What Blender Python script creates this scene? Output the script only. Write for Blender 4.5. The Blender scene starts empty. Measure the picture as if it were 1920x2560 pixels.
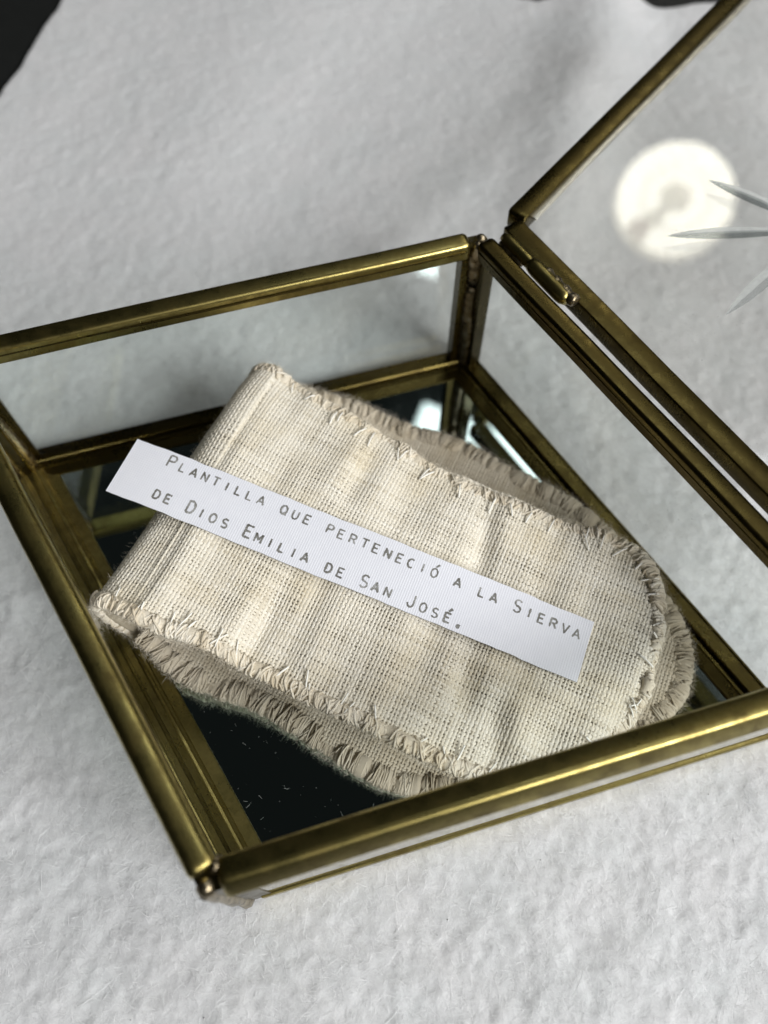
import bpy, math, random
import numpy as np
from mathutils import Matrix, Vector

rng = np.random.default_rng(7)
random.seed(7)
MM = 0.001                                   # everything below is laid out in millimetres

# ------------------------------------------------------------------ camera
F_PX, PITCH, ROLL = 2030.767, 1.1026731, -0.0030475     # solved from the rhombic rim and base
SCALE = 140.0
CAM_H = (1 + 0.3241815) * SCALE
CX, CY = -0.0191745 * SCALE, 0.524027 * SCALE
CAM = np.array([-CX, -CY, CAM_H])
FW = np.array([0, math.cos(PITCH), -math.sin(PITCH)])
RT0 = np.array([1.0, 0, 0]); UP0 = np.cross(RT0, FW)
RT = RT0 * math.cos(ROLL) + UP0 * math.sin(ROLL)
UP = UP0 * math.cos(ROLL) - RT0 * math.sin(ROLL)

scene = bpy.context.scene
cam_data = bpy.data.cameras.new('camera')
cam = bpy.data.objects.new('camera', cam_data)
scene.collection.objects.link(cam)
M = Matrix.Identity(4)
for i in range(3):
    M[i][0] = RT[i]; M[i][1] = UP[i]; M[i][2] = -FW[i]; M[i][3] = CAM[i] * MM
cam.matrix_world = M
cam_data.sensor_fit = 'VERTICAL'
cam_data.sensor_height = 36.0
cam_data.sensor_width = 27.0
cam_data.lens = F_PX / 2560 * 36.0
cam_data.clip_start = 0.005
cam_data.clip_end = 20
cam_data.dof.use_dof = True
cam_data.dof.focus_distance = 0.168
cam_data.dof.aperture_fstop = 9.5
scene.camera = cam

# ------------------------------------------------------------------ world, lamps, exposure
world = bpy.data.worlds.new('World'); scene.world = world
world.use_nodes = True
wb = world.node_tree.nodes['Background']
wb.inputs[0].default_value = (0.80, 0.92, 0.90, 1)
wb.inputs[1].default_value = 0.008

def area_lamp(name, loc, aim, sx, sy, power, col):
    d = bpy.data.lights.new(name, 'AREA')
    d.shape = 'RECTANGLE'; d.size = sx; d.size_y = sy; d.energy = power; d.color = col
    o = bpy.data.objects.new(name, d); scene.collection.objects.link(o)
    o.location = loc
    v = Vector(aim) - Vector(loc)
    o.rotation_euler = v.to_track_quat('-Z', 'Y').to_euler()
    return o
area_lamp('ceiling_lamp', (0.41, 0.88, 1.75), (0.0, 0.0, 0), 0.80, 0.36, 2.4, (0.93, 0.97, 1.0))
area_lamp('window_lamp', (0.62, -0.55, 0.62), (0.0, -0.05, 0), 0.50, 0.40, 12.0, (0.98, 0.985, 1.0))
area_lamp('side_lamp', (1.15, 0.10, 1.35), (0.0, 0.0, 0), 0.9, 0.8, 7.5, (1.0, 0.985, 0.96))

vs = scene.view_settings
vs.view_transform = 'Standard'; vs.look = 'None'; vs.exposure = 0.08; vs.gamma = 1.0
try: vs.use_curve_mapping = False
except Exception: pass

# ------------------------------------------------------------------ helpers
COL = scene.collection
def unproj(px, py, z):
    """photograph pixel (1920x2560) -> point at height z (mm)"""
    d = FW * F_PX + RT * (px - 960.0) - UP * (py - 1280.0)
    return CAM + d * ((z - CAM[2]) / d[2])

def empty(name, loc=(0, 0, 0)):
    o = bpy.data.objects.new(name, None); COL.objects.link(o)
    o.empty_display_size = 0.01
    o.location = [c * MM for c in loc]
    o['_org'] = list(map(float, loc))
    return o

def tag(o, label, cat, group=None, kind=None):
    if label: o['label'] = label
    if cat: o['category'] = cat
    if group: o['group'] = group
    if kind: o['kind'] = kind
    return o

ORG = {}
def mk(name, verts, faces, mat, parent=None, smooth=True, kind=None, org=None):
    """verts in world mm; the object's origin follows its thing's base"""
    base = np.zeros(3)
    if parent is not None: base = ORG.get(parent.name, np.zeros(3))
    elif org is not None: base = np.asarray(org, float)
    v = (np.asarray(verts, float) - base) * MM
    me = bpy.data.meshes.new(name)
    if isinstance(faces, np.ndarray):
        n, k = faces.shape
        me.vertices.add(len(v)); me.vertices.foreach_set('co', v.astype(np.float32).ravel())
        me.loops.add(n * k); me.loops.foreach_set('vertex_index', faces.astype(np.int32).ravel())
        me.polygons.add(n)
        me.polygons.foreach_set('loop_start', np.arange(0, n * k, k, dtype=np.int32))
        me.polygons.foreach_set('loop_total', np.full(n, k, dtype=np.int32))
        me.update(calc_edges=True)
    else:
        me.from_pydata([tuple(x) for x in v], [], [tuple(f) for f in faces])
        me.update()
    if smooth:
        me.polygons.foreach_set('use_smooth', np.ones(len(me.polygons), dtype=bool))
    me.materials.append(mat)
    o = bpy.data.objects.new(name, me); COL.objects.link(o)
    ORG[o.name] = base
    if parent is not None: o.parent = parent
    else: o.location = [c * MM for c in base]
    if kind: o['kind'] = kind
    return o

def thing(name, loc, label, cat, group=None):
    o = bpy.data.objects.new(name, None); COL.objects.link(o)
    o.empty_display_size = 0.01
    o.location = [c * MM for c in loc]; ORG[o.name] = np.asarray(loc, float)
    return tag(o, label, cat, group)

def set_attr(o, name, vals):
    a = o.data.attributes.new(name, 'FLOAT', 'POINT')
    a.data.foreach_set('value', np.asarray(vals, dtype=np.float32))

def sharp(o, deg=35):
    me = o.data
    try: me.set_sharp_from_angle(angle=math.radians(deg))
    except Exception: pass

def grid_faces(nu, nv, wrap=False):
    i = np.arange(nu - 1)[:, None]; j = np.arange(nv if wrap else nv - 1)[None, :]
    j2 = (j + 1) % nv
    a = i * nv + j; b = i * nv + j2; c = (i + 1) * nv + j2; d = (i + 1) * nv + j
    return np.stack([a, b, c, d], -1).reshape(-1, 4)

def unit(a):
    a = np.asarray(a, float)
    return a / np.maximum(np.linalg.norm(a, axis=-1, keepdims=True), 1e-9)

def tube(path, r, sides=6, flat=1.0):
    """tube along path (n,3); r scalar or (n,)"""
    path = np.asarray(path, float); n = len(path)
    t = unit(np.gradient(path, axis=0))
    ref = np.array([0, 0, 1.0])
    u = np.cross(t, ref); bad = np.linalg.norm(u, axis=1) < 0.05
    u[bad] = np.cross(t[bad], [1.0, 0, 0]); u = unit(u); w = np.cross(u, t)
    r = np.broadcast_to(np.asarray(r, float), (n,))
    a = np.arange(sides) * 2 * np.pi / sides
    v = path[:, None] + r[:, None, None] * (np.cos(a)[None, :, None] * u[:, None] + flat * np.sin(a)[None, :, None] * w[:, None])
    f = grid_faces(n, sides, True)
    v = v.reshape(-1, 3)
    v = np.vstack([v, path[:1], path[-1:]])
    c0, c1 = n * sides, n * sides + 1
    k = np.arange(sides); k2 = (k + 1) % sides
    f0 = np.stack([np.full(sides, c0), k2, k, k], -1)
    f1 = np.stack([np.full(sides, c1), (n - 1) * sides + k, (n - 1) * sides + k2, (n - 1) * sides + k2], -1)
    faces = [tuple(x) for x in f] + [tuple(x[:3]) for x in f0] + [tuple(x[:3]) for x in f1]
    return v, faces

def ribbons(P, D, L, W, bend, seg=2):
    """thin curved fibres: start P, direction D, length L, width W, bend vector"""
    n = len(P); D = unit(D)
    s = unit(np.cross(D, rng.normal(size=(n, 3))))
    k = np.linspace(0, 1, seg + 1)
    cen = P[:, None] + D[:, None] * (L[:, None, None] * k[None, :, None]) + bend[:, None] * (k ** 2)[None, :, None]
    wd = W[:, None] * (1 - 0.75 * k ** 2)[None]
    a = cen + s[:, None] * wd[..., None]; b = cen - s[:, None] * wd[..., None]
    v = np.stack([a, b], 2).reshape(-1, 3)
    m = (seg + 1) * 2
    base = (np.arange(n) * m)[:, None] + (np.arange(seg) * 2)[None]
    f = np.stack([base, base + 1, base + 3, base + 2], -1).reshape(-1, 4)
    return v, f

def fnoise(ny, nx, scale, seed):
    """smooth periodic noise, unit variance; scale in cells"""
    g = np.random.default_rng(seed).normal(size=(ny, nx))
    fy = np.fft.fftfreq(ny)[:, None]; fx = np.fft.rfftfreq(nx)[None]
    flt = np.exp(-2 * (np.pi * scale) ** 2 * (fx ** 2 + fy ** 2) * 0.5)
    o = np.fft.irfft2(np.fft.rfft2(g) * flt, s=(ny, nx))
    return o / o.std()

class NoiseField:
    """bilinear lookup into tiled noise, for arbitrary points (mm)"""
    def __init__(self, cell, scale, seed, n=256):
        self.g = fnoise(n, n, scale / cell, seed); self.c = cell; self.n = n
    def __call__(self, x, y):
        x = np.asarray(x, float) / self.c; y = np.asarray(y, float) / self.c
        i = np.floor(x).astype(int); j = np.floor(y).astype(int); fx = x - i; fy = y - j
        n = self.n; g = self.g
        return (g[j % n, i % n] * (1 - fx) * (1 - fy) + g[j % n, (i + 1) % n] * fx * (1 - fy)
                + g[(j + 1) % n, i % n] * (1 - fx) * fy + g[(j + 1) % n, (i + 1) % n] * fx * fy)

# ------------------------------------------------------------------ materials
class MatB:
    def __init__(self, name):
        self.m = bpy.data.materials.new(name); self.m.use_nodes = True
        self.nt = self.m.node_tree; self.nt.nodes.clear()
        self.out = self.n('ShaderNodeOutputMaterial')
    def n(self, t, **kw):
        x = self.nt.nodes.new(t)
        for k, v in kw.items(): setattr(x, k, v)
        return x
    def l(self, a, b): self.nt.links.new(a, b)
    def coords(self, scale=1000.0):
        tc = self.n('ShaderNodeTexCoord'); mp = self.n('ShaderNodeMapping')
        mp.inputs['Scale'].default_value = (scale,) * 3
        self.l(tc.outputs['Object'], mp.inputs['Vector'])
        return mp.outputs['Vector']
    def noise(self, vec, scale, detail=3, rough=0.55):
        x = self.n('ShaderNodeTexNoise'); x.inputs['Scale'].default_value = scale
        x.inputs['Detail'].default_value = detail; x.inputs['Roughness'].default_value = rough
        self.l(vec, x.inputs['Vector']); return x.outputs['Fac']
    def ramp(self, fac, stops):
        x = self.n('ShaderNodeValToRGB'); e = x.color_ramp.elements
        while len(e) < len(stops): e.new(0.5)
        for i, (p, c) in enumerate(stops):
            e[i].position = p; e[i].color = (*c, 1) if len(c) == 3 else c
        self.l(fac, x.inputs['Fac']); return x.outputs['Color']
    def mixc(self, fac, a, b, mode='MIX'):
        x = self.n('ShaderNodeMix', data_type='RGBA', blend_type=mode)
        for sock, v in ((x.inputs[0], fac), (x.inputs[6], a), (x.inputs[7], b)):
            if isinstance(v, (int, float)): sock.default_value = v
            elif isinstance(v, tuple): sock.default_value = (*v, 1)
            else: self.l(v, sock)
        return x.outputs[2]
    def math(self, op, a, b=0.0, clamp=False):
        x = self.n('ShaderNodeMath', operation=op); x.use_clamp = clamp
        for i, v in enumerate((a, b)):
            if isinstance(v, (int, float)): x.inputs[i].default_value = v
            else: self.l(v, x.inputs[i])
        return x.outputs[0]
    def attr(self, name):
        x = self.n('ShaderNodeAttribute'); x.attribute_name = name; return x.outputs['Fac']
    def bsdf(self, **kw):
        b = self.n('ShaderNodeBsdfPrincipled')
        for k, v in kw.items():
            s = b.inputs[k]
            if isinstance(v, (int, float)): s.default_value = v
            elif isinstance(v, tuple): s.default_value = (*v, 1) if len(v) == 3 else v
            else: self.l(v, s)
        self.l(b.outputs[0], self.out.inputs['Surface']); return b
    def bump(self, b, height, strength, dist):
        x = self.n('ShaderNodeBump'); x.inputs['Strength'].default_value = strength
        x.inputs['Distance'].default_value = dist
        self.l(height, x.inputs['Height']); self.l(x.outputs['Normal'], b.inputs['Normal'])

def mat_felt():
    m = MatB('white_wool_felt'); v = m.coords()
    a = m.noise(v, 0.055, 3); c = m.noise(v, 0.9, 4, 0.65)
    col = m.mixc(m.math('MULTIPLY', m.ramp(c, [(0.35, (0, 0, 0)), (0.65, (1, 1, 1))]), 0.75), m.ramp(a, [(0.3, (0.67, 0.685, 0.68)), (0.7, (0.725, 0.72, 0.715))]), (0.61, 0.61, 0.61))
    b = m.bsdf(**{'Base Color': col, 'Roughness': 0.95, 'Specular IOR Level': 0.1, 'Sheen Weight': 0.4, 'Sheen Roughness': 0.6, 'Subsurface Weight': 0.6, 'Subsurface Scale': 0.0022})
    b.inputs['Subsurface Radius'].default_value = (1.0, 1.0, 1.0)
    h = m.math('ADD', m.noise(v, 1.6, 5, 0.7), m.math('MULTIPLY', m.noise(v, 4.0, 3, 0.7), 0.4))
    m.bump(b, h, 0.45, 0.0005)
    return m.m

def mat_fibre(name, col, rough=0.9):
    m = MatB(name); v = m.coords()
    c = m.mixc(m.noise(v, 0.2, 2), col, tuple(min(1, x * 1.18) for x in col))
    m.bsdf(**{'Base Color': c, 'Roughness': rough, 'Specular IOR Level': 0.15})
    return m.m

def mat_brass(name, base=(0.37, 0.305, 0.105), dark=(0.11, 0.078, 0.026), rough=0.28, patina=0.72):
    m = MatB(name); v = m.coords()
    n1 = m.noise(v, 0.17, 6, 0.66); n2 = m.noise(v, 0.9, 4, 0.7)
    st = m.n('ShaderNodeMapping'); st.inputs['Scale'].default_value = (1, 1, 0.15); m.l(v, st.inputs['Vector'])
    n3 = m.noise(st.outputs[0], 2.2, 3, 0.6)
    k = m.math('MULTIPLY', m.ramp(n1, [(0.42, (0, 0, 0)), (0.66, (1, 1, 1))]), patina)
    k = m.math('ADD', k, m.math('MULTIPLY', m.ramp(n2, [(0.60, (0, 0, 0)), (0.80, (1, 1, 1))]), patina * 0.3), True)
    col = m.mixc(k, base, dark)
    r = m.math('ADD', m.math('MULTIPLY', k, 0.22), m.math('ADD', rough - 0.06, m.math('MULTIPLY', n3, 0.13)))
    b = m.bsdf(**{'Base Color': col, 'Metallic': 1.0, 'Roughness': r})
    m.bump(b, m.math('ADD', n2, m.math('MULTIPLY', n3, 0.5)), 0.10, 0.00008)
    return m.m

def mat_solder():
    m = MatB('tarnished_solder'); v = m.coords()
    n1 = m.noise(v, 0.5, 4); 
    col = m.ramp(n1, [(0.3, (0.10, 0.075, 0.04)), (0.55, (0.34, 0.28, 0.18)), (0.8, (0.62, 0.58, 0.48))])
    b = m.bsdf(**{'Base Color': col, 'Metallic': 0.95, 'Roughness': m.math('ADD', 0.18, m.math('MULTIPLY', n1, 0.25))})
    m.bump(b, m.noise(v, 0.8, 3), 0.5, 0.0005)
    return m.m

def mat_glass(name, tint=(0.955, 0.975, 0.965), dust=0.012):
    # thin clear pane: clear transmission plus Schlick reflection on each of its two faces
    m = MatB(name); v = m.coords()
    geo = m.n('ShaderNodeNewGeometry')
    dp = m.n('ShaderNodeVectorMath', operation='DOT_PRODUCT')
    m.l(geo.outputs['Incoming'], dp.inputs[0]); m.l(geo.outputs['Normal'], dp.inputs[1])
    c = m.math('ABSOLUTE', dp.outputs['Value'])
    f = m.math('POWER', m.math('SUBTRACT', 1.0, c, True), 5.0)
    f = m.math('ADD', m.math('MULTIPLY', f, 0.957), 0.043, True)
    tr = m.n('ShaderNodeBsdfTransparent'); tr.inputs[0].default_value = (*tint, 1)
    gl = m.n('ShaderNodeBsdfGlossy'); gl.inputs['Roughness'].default_value = 0.0
    gl.inputs['Color'].default_value = (1, 1, 1, 1)
    df = m.n('ShaderNodeBsdfDiffuse'); df.inputs['Color'].default_value = (0.75, 0.76, 0.74, 1)
    mx = m.n('ShaderNodeMixShader'); m.l(f, mx.inputs[0]); m.l(tr.outputs[0], mx.inputs[1]); m.l(gl.outputs[0], mx.inputs[2])
    spk = m.ramp(m.noise(v, 1.7, 2, 0.5), [(0.70, (0, 0, 0)), (0.76, (1, 1, 1))])
    smr = m.ramp(m.noise(v, 0.05, 4, 0.6), [(0.42, (0, 0, 0)), (0.75, (1, 1, 1))])
    k = m.math('ADD', m.math('MULTIPLY', smr, dust), m.math('MULTIPLY', m.math('MULTIPLY', spk, smr), 0.5), True)
    m2 = m.n('ShaderNodeMixShader'); m.l(k, m2.inputs[0]); m.l(mx.outputs[0], m2.inputs[1]); m.l(df.outputs[0], m2.inputs[2])
    m.l(m2.outputs[0], m.out.inputs['Surface'])
    return m.m

def mat_ground_glass():
    # half clear, half scattering facet; its bright reflection is put into the colour
    m = MatB('ground_glass_facet'); v = m.coords()
    tr = m.n('ShaderNodeBsdfTransparent'); tr.inputs[0].default_value = (0.97, 0.98, 0.97, 1)
    df = m.n('ShaderNodeBsdfTranslucent'); df.inputs['Color'].default_value = (0.9, 0.91, 0.9, 1)
    d2 = m.n('ShaderNodeBsdfDiffuse'); d2.inputs['Color'].default_value = (0.9, 0.91, 0.9, 1)
    a1 = m.n('ShaderNodeMixShader'); a1.inputs[0].default_value = 0.5; m.l(df.outputs[0], a1.inputs[1]); m.l(d2.outputs[0], a1.inputs[2])
    mx = m.n('ShaderNodeMixShader'); m.l(m.math('ADD', 0.25, m.math('MULTIPLY', m.noise(v, 0.6, 3), 0.3)), mx.inputs[0])
    m.l(tr.outputs[0], mx.inputs[1]); m.l(a1.outputs[0], mx.inputs[2]); m.l(mx.outputs[0], m.out.inputs['Surface'])
    return m.m

def mat_mirror():
    m = MatB('mirror_glass'); v = m.coords()
    n = m.noise(v, 0.12, 4)
    b = m.bsdf(**{'Base Color': (0.62, 0.72, 0.69), 'Metallic': 1.0, 'Roughness': m.math('MULTIPLY', n, 0.05)})
    return m.m

def mat_thread(name, a, b_, c_):
    m = MatB(name); v = m.coords()
    t = m.attr('tint')
    col = m.ramp(t, [(0.0, a), (0.5, b_), (1.0, c_)])
    st = m.ramp(m.noise(v, 0.06, 4, 0.6), [(0.45, (1, 1, 1)), (0.72, (0.92, 0.88, 0.79))])
    col = m.mixc(1.0, col, st, 'MULTIPLY')
    b = m.bsdf(**{'Base Color': col, 'Roughness': 0.85, 'Specular IOR Level': 0.2, 'Sheen Weight': 0.15})
    m.bump(b, m.noise(v, 5.0, 3, 0.6), 0.6, 0.0002)
    return m.m

def mat_paper():
    m = MatB('laid_paper'); v = m.coords()
    tc = m.n('ShaderNodeUVMap')
    w = m.n('ShaderNodeTexWave', wave_type='BANDS', bands_direction='X', wave_profile='SIN')
    w.inputs['Scale'].default_value = 60.0; w.inputs['Distortion'].default_value = 1.2
    w.inputs['Detail'].default_value = 2; w.inputs['Detail Scale'].default_value = 3
    m.l(tc.outputs[0], w.inputs['Vector'])
    w2 = m.n('ShaderNodeTexWave', wave_type='BANDS', bands_direction='Y', wave_profile='SIN')
    w2.inputs['Scale'].default_value = 60.0; w2.inputs['Distortion'].default_value = 1.0
    m.l(tc.outputs[0], w2.inputs['Vector'])
    h = m.math('ADD', w.outputs['Fac'], m.math('MULTIPLY', w2.outputs['Fac'], 0.35))
    col = m.mixc(m.noise(v, 0.3, 3), (0.74, 0.75, 0.80), (0.80, 0.81, 0.85))
    b = m.bsdf(**{'Base Color': col, 'Roughness': 0.75, 'Specular IOR Level': 0.3})
    m.bump(b, h, 0.5, 0.00006)
    return m.m

def mat_ink():
    m = MatB('grey_typewriter_ink'); v = m.coords()
    n = m.noise(v, 3.0, 4, 0.7); n2 = m.noise(v, 0.38, 2)
    k = m.math('ADD', m.math('MULTIPLY', n, 0.7), m.math('MULTIPLY', m.math('SUBTRACT', n2, 0.18), 0.75), True)
    col = m.ramp(k, [(0.35, (0.085, 0.08, 0.065)), (0.60, (0.19, 0.185, 0.165)), (0.85, (0.44, 0.44, 0.43))])
    m.bsdf(**{'Base Color': col, 'Roughness': 0.6})
    return m.m

def mat_plain(name, col, rough=0.6, var=0.2, metallic=0.0, scale=0.2):
    m = MatB(name); v = m.coords()
    c = m.mixc(m.noise(v, scale, 4), tuple(x * (1 - var) for x in col), tuple(min(1, x * (1 + var)) for x in col))
    m.bsdf(**{'Base Color': c, 'Roughness': rough, 'Metallic': metallic})
    return m.m

MAT = dict(felt=mat_felt(), wool=mat_fibre('wool_fibre', (0.76, 0.76, 0.755)),
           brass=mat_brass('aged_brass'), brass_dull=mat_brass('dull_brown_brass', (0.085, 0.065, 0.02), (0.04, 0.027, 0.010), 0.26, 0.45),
           solder=mat_solder(), glass=mat_glass('clear_pane'), lid_glass=mat_glass('clear_lid_pane', (0.985, 0.985, 0.975), 0.045),
           cut=mat_glass('polished_cut_facet', (0.66, 0.68, 0.68), 0.02), ground=mat_ground_glass(), mirror=mat_mirror(),  # grey tint puts the cut facet's dark reflection into its colour
           weave=mat_thread('unbleached_linen_thread', (0.56, 0.50, 0.38), (0.75, 0.70, 0.585), (0.83, 0.79, 0.69)),
           pad=mat_plain('linen_backing', (0.33, 0.285, 0.205), 0.95, 0.15),
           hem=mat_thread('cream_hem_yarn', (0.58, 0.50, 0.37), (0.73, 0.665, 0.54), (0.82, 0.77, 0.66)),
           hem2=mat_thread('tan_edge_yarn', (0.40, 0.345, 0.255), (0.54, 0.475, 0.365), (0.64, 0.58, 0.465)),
           thread=mat_fibre('white_sewing_thread', (0.82, 0.80, 0.73), 0.5),
           fuzz=mat_fibre('linen_fuzz', (0.68, 0.62, 0.51)),
           paper=mat_paper(), ink=mat_ink(),
           table=mat_plain('black_table_top', (0.012, 0.013, 0.012), 0.5, 0.3),
           lint=mat_fibre('pale_lint', (0.6, 0.61, 0.58)))

# ------------------------------------------------------------------ table and felt
FELT_T = 2.4
tv = [(-600, -300, -FELT_T), (900, -300, -FELT_T), (900, 900, -FELT_T), (-600, 900, -FELT_T),
      (-600, -300, -30), (900, -300, -30), (900, 900, -30), (-600, 900, -30)]
tb = mk('table_top', tv, [(0, 1, 2, 3), (7, 6, 5, 4), (0, 4, 5, 1), (1, 5, 6, 2), (2, 6, 7, 3), (3, 7, 4, 0)], MAT['table'], smooth=False)
tb['kind'] = 'structure'

# rhombus of the box (mm, base on the felt, z = 0)
TH, ANG, SIDE = -0.3558536, 1.8701563, 120.965
H_C = 45.385                                  # rim centre height
RW = 4.6
dl, ds = SIDE * math.sin(ANG / 2), SIDE * math.cos(ANG / 2)
E_ = np.array([math.cos(TH), math.sin(TH)]); N_ = np.array([-math.sin(TH), math.cos(TH)])
CORN = dict(B=N_ * ds, F=-N_ * ds, L=-E_ * dl, R=E_ * dl)

def inside_dist(x, y):
    """signed distance inside the rhombus (positive inside)"""
    d = np.full(np.shape(x), 1e9)
    for a, b in ('BL', 'LF', 'FR', 'RB'):
        A, Bq = CORN[a], CORN[b]; e = unit(Bq - A); n = np.array([-e[1], e[0]])
        if n @ (-A) < 0: n = -n
        d = np.minimum(d, (x - A[0]) * n[0] + (y - A[1]) * n[1])
    return d

pA = unproj(0, 228, 0)[:2]; pB = unproj(152, 0, 0)[:2]
pT1 = unproj(1180, -14, 0)[:2]; pT2 = unproj(1345, 6, 0)[:2]; pT3 = unproj(1480, -6, 0)[:2]; pT4 = unproj(1640, 10, 0)[:2]
felt_z_nf = [NoiseField(0.5, 2.0, 11, 512), NoiseField(0.5, 0.95, 12, 512), NoiseField(4, 26, 13), NoiseField(0.5, 5.0, 14, 512)]
wob = NoiseField(2, 9, 15)
def felt_edge(x, y):
    e = unit(pB - pA); n = np.array([e[1], -e[0]])
    d1 = (x - pA[0]) * n[0] + (y - pA[1]) * n[1] + 0.7 * wob(x * 0.2, y)
    # far edge: wavy line
    ye = np.interp(x, [-400, pT1[0], pT2[0], pT3[0], pT4[0], 500], [pT1[1] + 12, pT1[1] + 6, pT2[1] + 2, pT3[1] + 6, pT4[1] + 2, pT4[1]])
    d2 = ye + 1.2 * wob(x, y * 0.2) - y
    return np.minimum(d1, d2)
def felt_height(x, y):
    z = 0.10 * felt_z_nf[0](x, y) + 0.10 * felt_z_nf[1](x, y) + 0.13 * felt_z_nf[3](x, y)
    big = 0.25 * felt_z_nf[2](x, y)
    # soft folds of the cloth behind the box
    u = (x - 10) * 0.92 - (y - 150) * 0.25
    far = np.clip((y - 85) / 60, 0, 1)
    fold = far * (4.5 * np.exp(-((u - 48) / 13) ** 2) - 1.6 * np.exp(-((u - 70) / 12) ** 2) + 2.2 * np.exp(-((u + 60) / 30) ** 2)
                  + 2.5 * np.exp(-((u - 110) / 16) ** 2))
    near = np.clip(-(y + 62) / 25, 0, 1)
    fold2 = near * (0.8 * np.exp(-((x + y * 0.5 + 55) / 16) ** 2) + 0.7 * np.exp(-((x * 0.9 - y * 0.4 - 70) / 22) ** 2))
    box = np.clip(1 - inside_dist(x, y) / -16.0, 0, 1)          # flattened under and next to the box
    z = z * (1 - 0.4 * np.clip((y - 30) / 90, 0, 1))
    return (z + big) * (1 - 0.55 * box) + (fold + fold2 + 0.5) * (1 - box) - 0.55 * box
xs = np.arange(-150, 252, 0.62)
ys = np.concatenate([np.arange(-118, 60, 0.62), np.arange(60, 310, 0.85)])
X, Y = np.meshgrid(xs, ys)
Z = felt_height(X, Y)
ed = felt_edge(X, Y)
k = np.clip(ed / 2.2, 0, 1); Z = -FELT_T - 0.3 + (Z + FELT_T + 0.3) * np.sqrt(1 - (1 - k) ** 2)
fv = np.stack([X, Y, Z], -1).reshape(-1, 3)
ff = grid_faces(len(ys), len(xs))
keep = (ed.reshape(-1)[ff] > -0.8).all(1)
ff = ff[keep]
used = np.zeros(len(fv), bool); used[ff.ravel()] = True
remap = np.cumsum(used) - 1
felt = mk('felt_sheet', fv[used], remap[ff], MAT['felt'])
felt['kind'] = 'structure'
# loose wool fibres standing off the felt
n = 165000
fx = rng.uniform(-120, 160, n); fy = -112 + 215 * rng.random(n) ** 1.15
okm = (inside_dist(fx, fy) < -0.5) & (felt_edge(fx, fy) > 2)
fx, fy = fx[okm], fy[okm]; n = len(fx)
P = np.stack([fx, fy, felt_height(fx, fy) - 0.1], -1)
D = rng.normal(size=(n, 3)) * [1, 1, 0.45]; D[:, 2] = np.abs(D[:, 2]) + 0.08
v, f = ribbons(P, D, rng.uniform(0.8, 3.2, n), rng.uniform(0.014, 0.028, n), rng.normal(size=(n, 3)) * [0.8, 0.8, 0.15] - [0, 0, 0.15])
mk('wool_pile', v, f, MAT['wool'], felt, kind='stuff')
n = 1500
fx = rng.uniform(-110, 140, n); fy = rng.uniform(-112, 60, n)
okm = (inside_dist(fx, fy) < -3) & (felt_edge(fx, fy) > 4); fx, fy = fx[okm], fy[okm]; n = len(fx)
P = np.stack([fx, fy, felt_height(fx, fy) + 0.15], -1); D = rng.normal(size=(n, 3)) * [1, 1, 0.06]; D[:, 2] = np.abs(D[:, 2]) + 0.03
v, f = ribbons(P, D, rng.uniform(2.5, 7, n), rng.uniform(0.02, 0.035, n), rng.normal(size=(n, 3)) * [2.2, 2.2, 0.1] - [0, 0, 0.25], seg=6)
mk('long_fibres', v, f, MAT['wool'], felt, kind='stuff')
# a few dark specks and stray hairs in the felt
sv, sf = [], []
for q in range(26):
    x, y = rng.uniform(-60, 130), rng.uniform(-110, -20)
    if inside_dist(np.array(x), np.array(y)) > -3: continue
    r = rng.uniform(0.08, 0.16); z = float(felt_height(np.array(x), np.array(y))) + 0.15
    b0 = len(sv)
    for k_ in range(5):
        a = k_ * 1.2566; sv.append((x + r * math.cos(a), y + r * math.sin(a) * 0.7, z))
    sv.append((x, y, z + r)); sf += [(b0 + k_, b0 + (k_ + 1) % 5, b0 + 5) for k_ in range(5)]
mk('dark_speck', sv, sf, mat_plain('dark_dirt', (0.05, 0.04, 0.035), 0.9), felt, kind='stuff')

# ------------------------------------------------------------------ the glass box
box = thing('glass_box', (0, 0, 0), 'diamond-shaped brass and glass jewellery box standing open on white felt', 'box')

def rail_profile(w, hgt, r, seg=3, ridge=0.0):
    """closed rounded section, x outward, z up, centred"""
    pts = []
    for cx, cz, a0 in ((w / 2 - r, hgt / 2 - r, 0), (-w / 2 + r, hgt / 2 - r, 90), (-w / 2 + r * .4, -hgt / 2 + r * .4, 180), (w / 2 - r * .4, -hgt / 2 + r * .4, 270)):
        rr = r if a0 < 180 else r * .4
        for k_ in range(seg + 1):
            a = math.radians(a0 + 90 * k_ / seg); pts.append((cx + rr * math.cos(a), cz + rr * math.sin(a)))
    return np.array(pts)

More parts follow.
